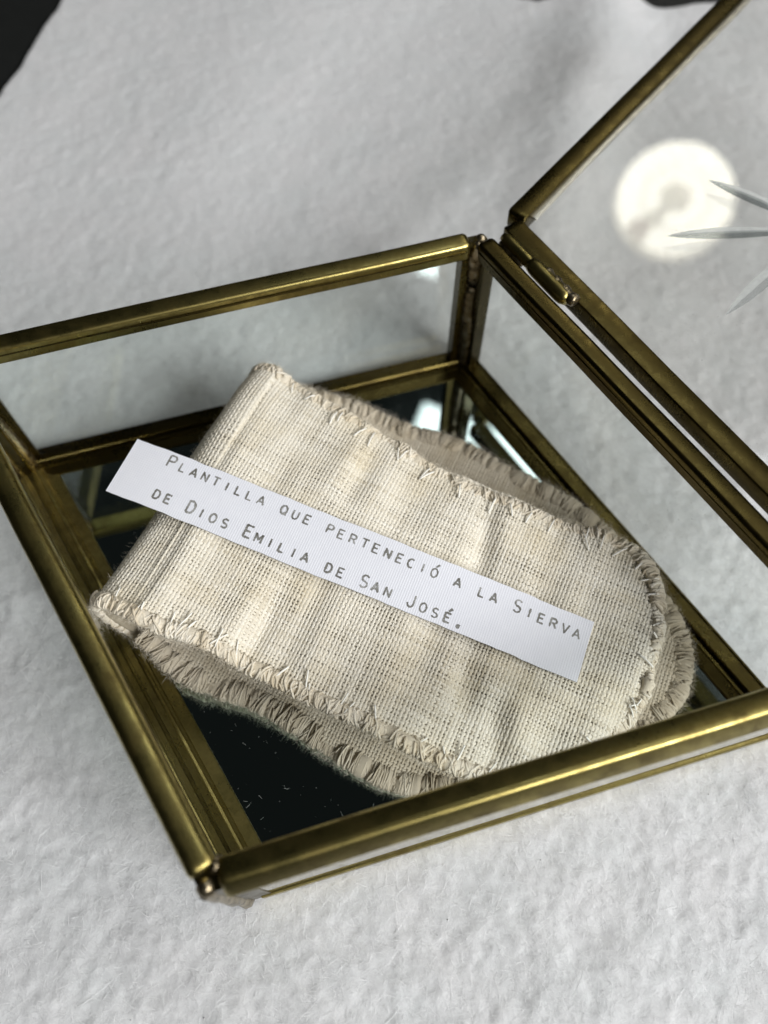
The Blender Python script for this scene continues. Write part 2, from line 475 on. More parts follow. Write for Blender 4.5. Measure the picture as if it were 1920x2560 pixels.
wv = NoiseField(1.0, 14.0, 21)
def sweep(A, Bp, prof, outward, step=4.0, end=0.7, jitter=0.05, seed=0, z=0.0, up=(0, 0, 1)):
    """bar of section prof from A to Bp (3D); outward is the section x axis; ends slightly pinched"""
    A = np.asarray(A, float); Bp = np.asarray(Bp, float); outward = np.asarray(outward, float); up = np.asarray(up, float)
    Ln = np.linalg.norm(Bp - A); e = (Bp - A) / Ln
    n = max(4, int(Ln / step))
    s = np.concatenate([[0, end * .4, end], np.linspace(end * 2, Ln - end * 2, n), [Ln - end, Ln - end * .4, Ln]])
    sc = np.concatenate([[0.80, 0.93, 1.0], np.ones(n), [1.0, 0.93, 0.80]])
    v = []
    for si, c in zip(s, sc):
        ox = jitter * float(wv(si + 37 * seed, 3.1 * seed)); oz = jitter * float(wv(si + 91 * seed, 50 + seed))
        base = A + e * si + outward * ox + up * (oz + z)
        v.append(base + prof[:, :1] * c * outward + prof[:, 1:] * c * up)
    m = len(prof); v = np.concatenate(v)
    faces = [tuple(x) for x in grid_faces(len(s), m, True)]
    faces += [tuple(range(m))[::-1], tuple((len(s) - 1) * m + k_ for k_ in range(m))]
    return v, faces

def edge_frame(a, b):
    A, Bq = CORN[a], CORN[b]; e = unit(Bq - A); n = np.array([-e[1], e[0]])
    if n @ (-A) < 0: n = -n
    return A, Bq, e, -n          # outward normal
P3 = lambda xy, z: np.array([xy[0], xy[1], z])
rim_prof = rail_profile(RW, RW, 1.0, 4)
gaps = dict(BL=(2.9, 4.0), LF=(4.0, 1.5), FR=(1.9, 4.0), RB=(4.0, 1.6))
for q, (a, b) in enumerate(('BL', 'LF', 'FR', 'RB')):
    A, Bq, e, o = edge_frame(a, b); O3 = np.array([o[0], o[1], 0])
    g0, g1 = gaps[a + b]
    tl = math.radians({'FR': -27, 'LF': -8}.get(a + b, 0)); zs = {'FR': 1.08, 'LF': 1.1}.get(a + b, 1.0)
    rp = rail_profile(RW, RW, 1.5 if a + b == 'LF' else 1.0, 5) * zs
    rp = np.stack([rp[:, 0] * math.cos(tl) + rp[:, 1] * math.sin(tl), -rp[:, 0] * math.sin(tl) + rp[:, 1] * math.cos(tl)], -1)
    v, f = sweep(P3(A + e * g0, H_C), P3(Bq - e * g1, H_C), rp, O3, jitter=0.05, seed=q + 1, end=1.0)
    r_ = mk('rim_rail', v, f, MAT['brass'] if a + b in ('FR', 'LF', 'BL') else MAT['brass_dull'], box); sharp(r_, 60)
    # seam line where the folded brass strip laps over itself
    if a + b in ('BL', 'RB'):
        sp = rail_profile(0.5, 0.22, 0.1, 2)
        v, f = sweep(P3(A + e * (g0 + 1) - o * (RW / 2 + .05), H_C + 0.3), P3(Bq - e * (g1 + 1) - o * (RW / 2 + .05), H_C + .3), sp[:, ::-1], O3, jitter=0.03, seed=q + 11)
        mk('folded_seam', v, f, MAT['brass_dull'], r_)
    # side pane
    t = 0.95; A = A + o * 0.8; Bq = Bq + o * 0.8
    z0, z1 = 2.0, H_C + 0.8
    A2, B2 = A + e * 1.2, Bq - e * 1.2
    pv = [P3(A2 + o * t, z0), P3(B2 + o * t, z0), P3(B2 - o * t, z0), P3(A2 - o * t, z0), P3(A2 + o * t, z1), P3(B2 + o * t, z1), P3(B2 - o * t, z1), P3(A2 - o * t, z1)]
    mk('side_pane', pv, [(0, 1, 5, 4), (1, 2, 6, 5), (2, 3, 7, 6), (3, 0, 4, 7), (4, 5, 6, 7), (3, 2, 1, 0)], MAT['glass'], box, smooth=False)
    A, Bq = A - o * 0.8, Bq - o * 0.8
    # base rail: upright channel plus an inner ledge over the mirror
    prof = np.array([(RW / 2, 0.0), (RW / 2, 3.6), (RW / 2 - .3, 4.0), (1.6, 4.0), (1.5, 3.6), (-0.4, 3.6), (-0.6, 4.5), (-RW / 2 + .3, 4.5), (-RW / 2, 4.2),
                     (-RW / 2, 3.3), (-RW / 2 - .5, 3.2), (-RW / 2 - .7, 3.5), (-RW / 2 - 1.3, 3.5), (-RW / 2 - 1.5, 3.1), (-RW / 2 - 4.0, 2.9), (-RW / 2 - 4.2, 2.6), (-RW / 2 - 4.2, 0.0)])[::-1]
    g = 2.0
    v, f = sweep(P3(A + e * g, 0.0), P3(Bq - e * g, 0.0), prof, O3, end=0.3, jitter=0.05, seed=q + 5)
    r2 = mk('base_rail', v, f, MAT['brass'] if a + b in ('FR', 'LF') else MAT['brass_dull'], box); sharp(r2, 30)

# mirror floor
MIR_Z = 2.45
ins = RW / 2 + 3.6
sc_ = 1 - ins / (SIDE * math.sin(ANG) / 2)
mvv = [P3(CORN[c] * sc_, MIR_Z) for c in 'BLFR'] + [P3(CORN[c] * sc_, 0.4) for c in 'BLFR']
mk('mirror_floor', mvv, [(0, 1, 2, 3), (7, 6, 5, 4), (0, 4, 5, 1), (1, 5, 6, 2), (2, 6, 7, 3), (3, 7, 4, 0)], MAT['mirror'], box, smooth=False)

# corner posts: two flanges folded along the panes and a lumpy solder bead
for c in 'BLFR':
    nb = {'B': 'LR', 'L': 'BF', 'F': 'LR', 'R': 'FB'}[c]
    C2 = CORN[c]; d1 = unit(CORN[nb[0]] - C2); d2 = unit(CORN[nb[1]] - C2)
    bis = unit(d1 + d2)
    half = math.acos(np.clip(d1 @ bis, -1, 1))
    th = 1.5 / math.sin(half); tho = 1.9 / math.sin(half)
    ci, co = C2 + bis * th, C2 - bis * tho
    fl = 3.4
    n1 = np.array([-d1[1], d1[0]]); n1 = n1 if n1 @ bis > 0 else -n1
    n2 = np.array([-d2[1], d2[0]]); n2 = n2 if n2 @ bis > 0 else -n2
    sec = [ci, ci + d1 * fl, ci + d1 * fl - n1 * 0.5, C2 + d1 * (fl + 1) - n1 * 1.9, co, C2 + d2 * (fl + 1) - n2 * 1.9, ci + d2 * fl - n2 * 0.5, ci + d2 * fl]
    z0, z1 = 0.2, H_C + 0.6
    v = [P3(p_, z0) for p_ in sec] + [P3(p_, z1) for p_ in sec]
    m_ = len(sec)
    f = [(k_, (k_ + 1) % m_, m_ + (k_ + 1) % m_, m_ + k_) for k_ in range(m_)] + [tuple(range(m_))[::-1], tuple(range(m_, 2 * m_))]
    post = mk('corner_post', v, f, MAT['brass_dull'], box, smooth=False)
    # bead of solder down the inside of the corner
    zz = np.linspace(3.5, H_C + 1.9, 40)
    rr = 1.75 + 0.16 * wv(zz * 1.5, 11 * ord(c)) + 0.25 * np.exp(-((zz - 41) / 1.3) ** 2) + 0.25 * np.exp(-((zz - 37.5) / 1.4) ** 2)
    rr[-6:] *= [1.12, 1.15, 1.1, 0.95, 0.7, 0.35]
    path = np.stack([np.full(40, ci[0] + bis[0] * 0.15), np.full(40, ci[1] + bis[1] * 0.15), zz], -1)
    path[:, :2] += 0.15 * np.stack([wv(zz * 2, 5), wv(zz * 2, 80)], -1)
    v, f = tube(path, rr, 10)
    mk('solder_bead', v, f, MAT['solder'], post)
    zz = np.linspace(H_C - 3.0, H_C + 1.3, 9)
    path = np.stack([np.full(9, (C2 - bis * 1.0)[0]), np.full(9, (C2 - bis * 1.0)[1]), zz], -1)
    v, f = tube(path, np.array([1.2, 1.6, 1.8, 1.85, 1.8, 1.75, 1.6, 1.2, 0.6]), 10)
    mk('solder_cap', v, f, MAT['solder'], post)
    # blob of solder closing the outside of the corner below the rim
    zz = np.linspace(0.3, H_C - 1.0, 26)
    rr = 1.15 + 0.2 * wv(zz * 3, 31 * ord(c)); rr[:3] *= [1.5, 1.4, 1.2]
    path = np.stack([np.full(26, (C2 - bis * 2.0)[0]), np.full(26, (C2 - bis * 2.0)[1]), zz], -1)
    v, f = tube(path, rr, 8)
    mk('solder_bead', v, f, MAT['solder'], post)

# ---- lid, opened flat about the hinge edge B-R
LW = 4.9
A, Bq, e, o = edge_frame('B', 'R')
AX_OFF, AX_Z = RW / 2 + 2.0, H_C + RW / 2 - 0.1
lid_ang = math.radians(178.0)
axis = np.array([e[0], e[1], 0.0]); piv = P3(A + o * AX_OFF, AX_Z)
zc = H_C + RW / 2 + LW / 2 + 0.25
def lid_xf(p):
    p = np.atleast_2d(np.asarray(p, float)); v = p - piv
    # choose the sign that swings the lid up and away from the box
    a = lid_ang * LSIGN
    return piv + v * math.cos(a) + np.cross(axis, v) * math.sin(a) + axis * (v @ axis)[:, None] * (1 - math.cos(a))
LSIGN = 1.0
if lid_xf([0, 0, zc])[0][2] > 0:
    # both signs end almost flat; take the one passing over the top
    a_ = math.radians(90)
    v_ = np.array([0, 0, zc]) - piv
    up_ = (piv + v_ * math.cos(a_) + np.cross(axis, v_) * math.sin(a_) + axis * (v_ @ axis) * (1 - math.cos(a_)))[2]
    if up_ < piv[2]: LSIGN = -1.0
lt = 1.0
in_ = 0.6
scl = 1 - in_ / (SIDE * math.sin(ANG) / 2)
lv = [P3(CORN[c] * scl, zc - lt) for c in 'BLFR'] + [P3(CORN[c] * scl, zc + lt) for c in 'BLFR']
lid = mk('lid', lid_xf(lv), [(3, 2, 1, 0), (4, 5, 6, 7), (0, 1, 5, 4), (1, 2, 6, 5), (2, 3, 7, 6), (3, 0, 4, 7)], MAT['lid_glass'], box, smooth=False)
lid['label'] = 'clear glass lid folded open, cut with a star of petals'
lid_prof = rail_profile(LW, LW, 0.8, 3)
for q, (a, b) in enumerate(('BL', 'LF', 'FR', 'RB')):
    A1, B1, e1_, o1 = edge_frame(a, b); O3 = np.array([o1[0], o1[1], 0])
    g0, g1 = {'BL': (2.3, 2.0), 'RB': (1.2, 0.3)}.get(a + b, (2.0, 2.0))
    v, f = sweep(P3(A1 + e1_ * g0, zc), P3(B1 - e1_ * g1, zc), lid_prof, O3, jitter=0.07, seed=q + 31, end=1.1)
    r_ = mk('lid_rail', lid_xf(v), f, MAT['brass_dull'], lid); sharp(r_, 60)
# tinned strip along the inner edge of the lid's free rail
A1, B1, e1_, o1 = edge_frame('B', 'L'); O3 = np.array([o1[0], o1[1], 0])
sp = rail_profile(1.7, 0.5, 0.15, 2)
v, f = sweep(P3(A1 + e1_ * 5 - o1 * (LW / 2 + 0.6), zc - lt - 0.2), P3(B1 - e1_ * 5 - o1 * (LW / 2 + .6), zc - lt - 0.2), sp, O3, jitter=0.12, seed=77)
mk('tinned_strip', lid_xf(v), f, mat_plain('bright_tin', (0.62, 0.60, 0.52), 0.38, 0.3, 0.9, 0.4), lid)
# cut star: slim lens-shaped petals sunk round the lid's centre
ctr = np.zeros(2)
def petal(ang_, r0, r1, wdt):
    d = np.array([math.cos(ang_), math.sin(ang_)]); p = np.array([-d[1], d[0]])
    k_ = np.linspace(0, 1, 17); v = []
    for t_ in k_:
        w_ = wdt * (math.sin(math.pi * t_) ** 0.85) * (1 - 0.35 * t_) + 0.02
        c_ = d * (r0 + (r1 - r0) * t_) + p * 1.6 * t_ * (1 - t_)
        dep = 0.55 * math.sin(math.pi * t_) ** 0.7 + 0.02
        zt = zc - lt - 0.02           # inner face of the lid: uppermost once it lies open
        v += [P3(c_ + p * w_, zt), P3(c_, zt - dep), P3(c_ - p * w_, zt), P3(c_, zt + 0.015)]
    fs = [tuple(x) for x in grid_faces(17, 4, True)] + [(3, 2, 1, 0), (64, 65, 66, 67)]
    return np.array(v), fs
# directions of the cuts measured from the photograph on the lid plane
lidc = lid_xf([0, 0, zc - lt])[0]
def lid_local(px, py):
    """pixel -> lid-local xy (before opening)"""
    d = FW * F_PX + RT * (px - 960.0) - UP * (py - 1280.0)
    nrm = lid_xf([0, 0, zc - lt - 1.0])[0] - lidc
    P_ = CAM + d * (((lidc - CAM) @ nrm) / (d @ nrm))
    v_ = P_ - piv; a_ = -lid_ang * LSIGN
    return (piv + v_ * math.cos(a_) + np.cross(axis, v_) * math.sin(a_) + axis * (v_ @ axis) * (1 - math.cos(a_)))[:2]
tips = [(1771, 450), (1667, 590), (1815, 787)]
dirs = [lid_local(*t_) for t_ in tips]
angs = [math.atan2(t_[1], t_[0]) for t_ in dirs]; rad = [float(np.hypot(*t_)) for t_ in dirs]
allp = list(zip(angs, rad))
allp += [(a_ + math.pi, r_) for a_, r_ in allp] + [(angs[0] + 1.25, rad[0]), (angs[0] + 1.25 + math.pi, rad[0])]
for a_, r_ in allp:
    v, f = petal(a_, r_, 4.0, 2.1)
    pt = mk('star_petal', lid_xf(v), f, MAT['cut'], lid); sharp(pt, 20)
    pt.data.materials.append(MAT['ground'])
    for pi_, po_ in enumerate(pt.data.polygons):
        if pi_ % 4 in (0, 3) and pi_ < 64: po_.material_index = 1  # paler side of each petal: bright reflection carried by the material colour

# ---- hinges: a slit barrel on the box side, a fatter soldered sleeve on the lid side
hinge_dir = axis
for q, (s0, mir) in enumerate(((3.2, 1), (SIDE - 24.0, -1))):
    base = piv + axis * (s0 if mir > 0 else s0 + 18.0) + np.array([0, 0, 0.1])
    dirv = axis * mir
    pth = np.array([base + dirv * t_ for t_ in np.linspace(0, 10.5, 10)])
    v, f = tube(pth, [1.1, 1.4] + [1.5] * 7 + [1.4], 12)
    hg = mk('hinge', v, f, MAT['brass'], box)
    pth = np.array([base + dirv * t_ + np.array([0, 0, 0.1]) for t_ in np.linspace(10.0, 23.0, 12)])
    v, f = tube(pth, [1.6, 1.85] + [1.95] * 8 + [1.8, 1.2], 12)
    mk('hinge_sleeve', v, f, MAT['brass'], hg)
    out3 = np.array([o[0], o[1], 0.0])
    pth = np.array([base + dirv * t_ + out3 * 0.7 + np.array([0, 0, 0.75]) for t_ in np.linspace(14.0, 24.6, 14)])
    v, f = tube(pth, 1.35 + 0.25 * np.sin(np.arange(14) * 1.7) + np.linspace(0.0, 0.1, 14), 10, 0.8)
    mk('solder_blob', v, f, MAT['solder'], hg)
    pth = np.array([base + dirv * t_ - out3 * 1.1 + np.array([0, 0, -0.9]) for t_ in np.linspace(0.5, 8.5, 8)])
    v, f = tube(pth, 0.7, 8); mk('solder_blob', v, f, MAT['solder'], hg)

# ------------------------------------------------------------------ folded insole
Z_CR = 28.5                    # height of the fold's crease
R_F = 9.8                      # radius of the fold
SLOPE = 0.150
c1 = unproj(697, 922, Z_CR); c2 = unproj(338, 1497, Z_CR)
IO = (c1 + c2) / 2; IO2 = IO[:2]
e2v = unit((c1 - c2)[:2]); e1v = np.array([e2v[1], -e2v[0]])
if e1v @ (np.array([60., -10.]) - IO2) < 0: e1v = -e1v
fold_half = np.linalg.norm((c1 - c2)[:2]) / 2

nfA = NoiseField(1.0, 7.0, 41); nfB = NoiseField(0.5, 2.6, 42); nfC = NoiseField(2.0, 16.0, 43)
def plane_z(s): return Z_CR - SLOPE * np.maximum(s, 0) + 0.0006 * np.maximum(s, 0) ** 2
def px_to_st(px, py, zfun, dz=0.0, it=6):
    s = 40.0
    for _ in range(it):
        p_ = unproj(px, py, float(zfun(s)) + dz); s = float((p_[:2] - IO2) @ e1v)
    return s, float((p_[:2] - IO2) @ e2v)

up_px = [(709, 927), (760, 968), (815, 1003), (869, 1031), (927, 1070), (1009, 1108), (1076, 1157), (1182, 1215), (1245, 1234), (1327, 1272),
         (1413, 1306), (1481, 1325), (1520, 1330), (1575, 1352), (1615, 1390), (1638, 1430), (1654, 1485), (1657, 1540)]
lo_px = [(283, 1520), (354, 1566), (417, 1595), (470, 1600), (547, 1638), (600, 1670), (706, 1715), (812, 1778), (900, 1815), (972, 1854), (1020, 1875),
         (1096, 1912), (1162, 1937), (1260, 1962), (1360, 1955), (1460, 1915), (1540, 1860), (1596, 1786), (1623, 1720), (1641, 1642), (1655, 1590)]
up_st = np.array([px_to_st(x, y, plane_z, -0.8) for x, y in up_px]); lo_st = np.array([px_to_st(x, y, plane_z, -0.8) for x, y in lo_px])
def split_contour(up, lo):
    """closed contour fold -> toe -> fold, densified, split where it reaches furthest from the fold"""
    c_ = np.vstack([up, lo[::-1]])
    d_ = np.concatenate([[0], np.cumsum(np.linalg.norm(np.diff(c_, axis=0), axis=1))])
    k_ = np.arange(0, d_[-1], 0.5)
    q_ = np.stack([np.interp(k_, d_, c_[:, 0]), np.interp(k_, d_, c_[:, 1])], -1)
    ker = np.hanning(25); ker /= ker.sum()
    q_ = np.stack([np.convolve(np.pad(q_[:, j_], 12, 'edge'), ker, 'valid') for j_ in range(2)], -1)
    m_ = int(np.argmax(q_[:, 0])); smax = q_[m_, 0]
    u_ = q_[:m_ + 1]; l_ = q_[m_:][::-1]
    keep = lambda a: a[np.concatenate([[True], np.diff(np.maximum.accumulate(a[:, 0])) > 1e-4])]
    return keep(u_), keep(l_), smax
UPT, LOT, S_MAX = split_contour(up_st, lo_st)
def t_hi(s): return np.interp(s, UPT[:, 0], UPT[:, 1])
def t_lo(s): return np.interp(s, LOT[:, 0], LOT[:, 1])

S_UNDER = -math.pi * R_F
def wrinkle(s, t):
    hi, lo = t_hi(np.maximum(s, 0)), t_lo(np.maximum(s, 0))
    de = np.minimum(hi - t, t - lo); de = np.maximum(de, 0)
    edge = np.exp(-de / 7.0)
    z = 0.42 * nfA(s * 1.5, t * 0.42) + 0.16 * nfB(s, t * 0.5) + 0.75 * nfC(s, t)
    z = z + edge * 0.75 * nfA(s * 1.35 + 60, t * 0.2)                # puckers pulled in by the hem
    z = z - 0.9 * np.exp(-de / 1.6)                                 # rolls down at the edge
    z = z * np.clip(s / 6.0 + 0.55, 0.3, 1)
    # dent and ridges around the ball of the foot
    for (px, py, amp, w1, w2, an) in FEAT:
        u_ = (s - px) * math.cos(an) + (t - py) * math.sin(an); v_ = -(s - px) * math.sin(an) + (t - py) * math.cos(an)
        z = z + 1.5 * amp * np.exp(-(u_ / w1) ** 2 - (v_ / w2) ** 2)
    z = z + 1.3 * np.sin(np.clip((t - lo) / np.maximum(hi - lo, 1), 0, 1) * math.pi) * np.clip(s / 20, 0, 1)
    return z
FEAT = []
for (px, py, amp, w1, w2, an) in [(1215, 1350, -1.5, 3.0, 13, 0.15), (1245, 1290, 1.0, 4, 8, 0.2), (1165, 1735, -1.3, 3.5, 6, 0.3), (1205, 1700, 1.0, 5, 5, 0),
                                   (1110, 1700, 0.9, 4, 7, 0.2), (1290, 1800, 0.9, 3.5, 9, 0.35), (1240, 1830, -0.8, 3, 7, 0.3), (460, 1330, -0.8, 2.2, 20, 0), (560, 1180, 0.5, 2.5, 22, 0),
                                   (660, 1560, -0.9, 2.6, 9, 0), (600, 1540, 0.6, 2.6, 9, 0), (860, 1170, 0.6, 3, 9, 0), (905, 1190, -0.7, 3, 9, 0)]:
    s_, t_ = px_to_st(px, py, plane_z); FEAT.append((s_, t_, amp, w1, w2, an))

def surf0(s, t):
    s = np.asarray(s, float); t = np.asarray(t, float)
    sp_ = np.maximum(s, 0); ph = np.clip(-s / R_F, 0, math.pi)
    w_ = wrinkle(sp_, t) + 0.35 * nfA(s * 2 + 200, t * 0.5) * (s < 0)
    along = sp_ - R_F * np.sin(ph) - w_ * np.sin(ph)
    back = np.maximum(-s - math.pi * R_F, 0)
    along = along + back
    z = plane_z(sp_) - R_F * (1 - np.cos(ph)) + w_ * np.cos(ph)
    x = IO2[0] + e1v[0] * along + e2v[0] * t; y = IO2[1] + e1v[1] * along + e2v[1] * t
    return np.stack([x, y, z], -1)
def surf(s, t, off=0.0):
    p_ = surf0(s, t); h_ = 0.15
    nn = unit(np.cross(surf0(np.asarray(s) + h_, t) - p_, surf0(s, np.asarray(t) + h_) - p_))
    return p_ + nn * np.asarray(off)[..., None], nn

ins_org = P3(unproj(950, 1500, MIR_Z)[:2], MIR_Z)
insole = thing('cloth_insole', ins_org, 'folded cream linen shoe insole with whipped edges lying in the glass box', 'insole')

# body of the top half, slightly below the woven threads
ss = np.concatenate([np.linspace(S_UNDER, 0, 26)[:-1], np.linspace(0, S_MAX - 6, 90)[:-1], S_MAX - 6 * (1 - np.sin(np.linspace(0, math.pi / 2, 16)))])
vv = np.linspace(0, 1, 70)
SG, VG = np.meshgrid(ss, vv, indexing='ij')
sp_ = np.maximum(SG, 0); TG = t_lo(sp_) + (t_hi(sp_) - t_lo(sp_)) * VG
nrm_sign = 1.0
p_, nn = surf(SG, TG, 0.0)
if nn[60, 35, 2] < 0: nrm_sign = -1.0
top_pts = surf(SG, TG, -0.28 * nrm_sign)[0].reshape(-1, 3)
low_pts = surf(SG, TG, -2.6 * nrm_sign)[0].reshape(-1, 3)
gf = grid_faces(len(ss), 70)
nT = len(top_pts)
bd = []
i_ = np.arange(len(ss) - 1)
for j_ in (0, 69):
    a_ = i_ * 70 + j_; b_ = (i_ + 1) * 70 + j_
    bd.append(np.stack([a_, b_, b_ + nT, a_ + nT], -1))
for r_ in (0, len(ss) - 1):
    jj = np.arange(69); a_ = r_ * 70 + jj
    bd.append(np.stack([a_, a_ + 1, a_ + 1 + nT, a_ + nT], -1))
top_layer = mk('upper_half', np.vstack([top_pts, low_pts]), np.vstack([gf, gf[:, ::-1] + nT] + bd), MAT['pad'], insole)
top_layer['label'] = 'upper half of plain-woven cream linen'

# real over-and-under threads
def weave(along_s, pitch_s, pitch_t, surf=None, t_lo=None, t_hi=None, tr=None, sr=None, sgn=1.0, sub=3, margin=0.8):
    V, Fc, tint = [], [], []; base = 0
    tl = np.arange(tr[0], tr[1], pitch_t); sl = np.arange(sr[0], sr[1], pitch_s)
    lines = tl if along_s else sl
    jit1 = NoiseField(1.0, 5.0, 51 + along_s); slub = NoiseField(1.0, 2.4, 53 + along_s)
    for li, c in enumerate(lines):
        if along_s:
            g = np.arange(sl[0], sl[-1] + 1e-6, pitch_s / sub)
            s_, t_ = g, np.full(len(g), c)
        else:
            g = np.arange(tl[0], tl[-1] + 1e-6, pitch_t / sub)
            s_, t_ = np.full(len(g), c), g
        okk = (t_ > t_lo(np.maximum(s_, 0)) + margin) & (t_ < t_hi(np.maximum(s_, 0)) - margin)
        if okk.sum() < 5: continue
        i0, i1 = np.argmax(okk), len(okk) - np.argmax(okk[::-1])
        g, s_, t_ = g[i0:i1], s_[i0:i1], t_[i0:i1]
        m_ = len(g); kidx = (np.arange(m_) + i0)
        phase = math.pi * (li + (0 if along_s else 1))
        hgt = 0.13 * np.cos(math.pi * kidx / sub + phase)
        # threads wander a little and their thickness varies
        wander = 0.07 * jit1(g, li * 7.3) + 0.03 * rng.normal()
        wid = (0.335 if along_s else 0.31) * (1 + 0.15 * slub(g * 0.6, li * 9.1) + 0.07 * rng.normal())
        wid = np.clip(wid, 0.16, 0.48)
        if along_s: t_ = t_ + wander
        else: s_ = s_ + wander
        arch = [(-1, -0.16), (-0.55, 0.06), (0.55, 0.06), (1, -0.16)]
        rows = []
        for (w_, dz) in arch:
            if along_s: q_ = surf(s_, t_ + w_ * wid, (hgt + dz) * sgn)[0]
            else: q_ = surf(s_ + w_ * wid, t_, (hgt + dz) * sgn)[0]
            rows.append(q_)
        V.append(np.stack(rows, 1).reshape(-1, 3))
        Fc.append(grid_faces(m_, 4) + base); base += m_ * 4
        tn = 0.60 + 0.07 * rng.normal() + 0.13 * slub(g * 0.4 + 30, li * 5.0)
        tint.append(np.repeat(np.clip(tn, 0, 1), 4))
    return np.concatenate(V), np.concatenate(Fc), np.concatenate(tint)
for al, nm in ((True, 'warp_threads'), (False, 'weft_threads')):
    v, f, tn = weave(al, 0.80, 0.76, surf, t_lo, t_hi, (LOT[:, 1].min(), UPT[:, 1].max()), (S_UNDER * 0.82, S_MAX - 0.5), nrm_sign)
    w_o = mk(nm, v, f, MAT['weave'], top_layer, kind='stuff'); set_attr(w_o, 'tint', tn)

# outline of the top half as a path in (s, t)
so = np.concatenate([np.linspace(S_UNDER * 0.9, 0, 24)[:-1], S_MAX * np.sin(np.linspace(0, math.pi / 2, 140))])
path_u = np.stack([so, t_hi(np.maximum(so, 0))], -1); path_l = np.stack([so, t_lo(np.maximum(so, 0))], -1)
outline = np.vstack([path_u, path_l[::-1][1:]])
def resample(pl, step, mapf):
    q_ = mapf(pl); d_ = np.concatenate([[0], np.cumsum(np.linalg.norm(np.diff(q_, axis=0), axis=1))])
    k_ = np.arange(0, d_[-1], step)
    return np.stack([np.interp(k_, d_, pl[:, c_]) for c_ in range(pl.shape[1])], -1), k_
def smooth_outline(pl, mapf, w=2.2):
    q_, k_ = resample(pl, 0.25, mapf)
    n_ = int(w / 0.25); ker = np.hanning(2 * n_ + 3); ker /= ker.sum()
    out = []
    for c_ in range(2):
        x_ = q_[:, c_]; pad = np.concatenate([2 * x_[0] - x_[1:n_ + 2][::-1], x_, 2 * x_[-1] - x_[-n_ - 2:-1][::-1]])
        out.append(np.convolve(pad, ker, 'valid'))
    return np.stack(out, -1)
map_top = lambda pl: surf0(pl[:, 0], pl[:, 1])

def whipped_edge(pts, inward, nrm, dist, pitch, rad, depth, thick, seed, lump=4.2, rough=0.25, lean_k=0.2, span=(110, 230), curl=0.1):
    """yarn loops wrapped over an edge. pts (n,3) edge points, inward/nrm unit frames"""
    g = np.random.default_rng(seed); V, Fc, tint = [], [], []; base = 0
    nl = NoiseField(0.5, lump * 0.35, seed + 1); nl2 = NoiseField(0.5, 1.0, seed + 2)
    # padded core under the wraps
    st_ = 3
    ph0 = math.pi * (dist[::st_] / lump + 0.8 * nl(dist[::st_] * 0.5, 3.0))
    Lc = np.clip(0.45 + 0.75 * np.abs(np.sin(ph0)) ** 0.7, 0.4, 1.5)
    ac = np.linspace(0, 2 * math.pi, 13)[:-1]
    snc = np.sign(np.sin(ac)) * np.abs(np.sin(ac)) ** 0.7
    dpc = depth * (0.75 + 0.25 * Lc); tkc = thick * Lc * 1.02
    core = (pts[::st_, None] + inward[::st_, None] * (dpc[:, None] * (0.5 + 0.5 * np.cos(ac)[None]) - 0.5 * tkc[:, None])[..., None]
            + nrm[::st_, None] * (tkc[:, None] * snc[None] - 0.35 * thick)[..., None])
    V.append(core.reshape(-1, 3)); cf = grid_faces(len(core), 12, True); Fc += [tuple(int(x) for x in q_) for q_ in cf]; base = len(V[0])
    tint.append(np.full(base, 0.45))
    for i in range(len(pts)):
        d_ = dist[i]
        ph_ = math.pi * (d_ / lump + 0.8 * float(nl(d_ * 0.5, 3.0)))
        L_ = 0.45 + 0.75 * abs(math.sin(ph_)) ** 0.7 + rough * 0.35 * float(nl2(d_, 9.0))
        L_ = min(max(L_, 0.4), 1.5)
        dp = depth * (0.92 + 0.14 * g.random()) * (0.75 + 0.25 * L_)
        tk = thick * L_
        pull = 0.55 * math.sin(2 * ph_)            # neighbouring wraps are drawn together at each stitch
        inn = inward[i]; nn_ = nrm[i]
        tang = np.cross(inn, nn_)
        # a length of yarn laid part of the way round the rolled edge, tangled with its neighbours
        sp0 = g.uniform(*span); t0 = g.uniform(-30, 205 - 0.5 * sp0)
        th_ = np.radians(np.linspace(t0, t0 + sp0, 9))
        lean = g.normal() * lean_k + pull
        sn_ = np.sign(np.sin(th_)) * np.abs(np.sin(th_)) ** 0.7
        up_ = 0.93 + 0.08 * g.random() + 0.10 * np.sin(np.linspace(0, math.pi, 9)) * g.random()
        wig = curl * np.sin(np.linspace(0, g.uniform(2, 7), 9) + g.uniform(0, 6))
        pth = (pts[i] + inn * (dp * (0.5 + 0.49 * np.cos(th_)) - 0.48 * tk)[:, None]
               + nn_ * (tk * sn_ * up_ - 0.35 * thick)[:, None] + tang * (lean * np.linspace(-0.5, 0.5, 9) * 2 + wig)[:, None])
        v_, f_ = tube(pth, rad * (0.8 + 0.45 * g.random()), 5)
        V.append(v_); Fc += [tuple(int(x) + base for x in ff_) for ff_ in f_]; base += len(v_)
        tint.append(np.full(len(v_), np.clip(0.5 + 0.13 * g.normal() + 0.18 * float(nl2(d_, 20.0)), 0, 1)))
    return np.concatenate(V), Fc, np.concatenate(tint)

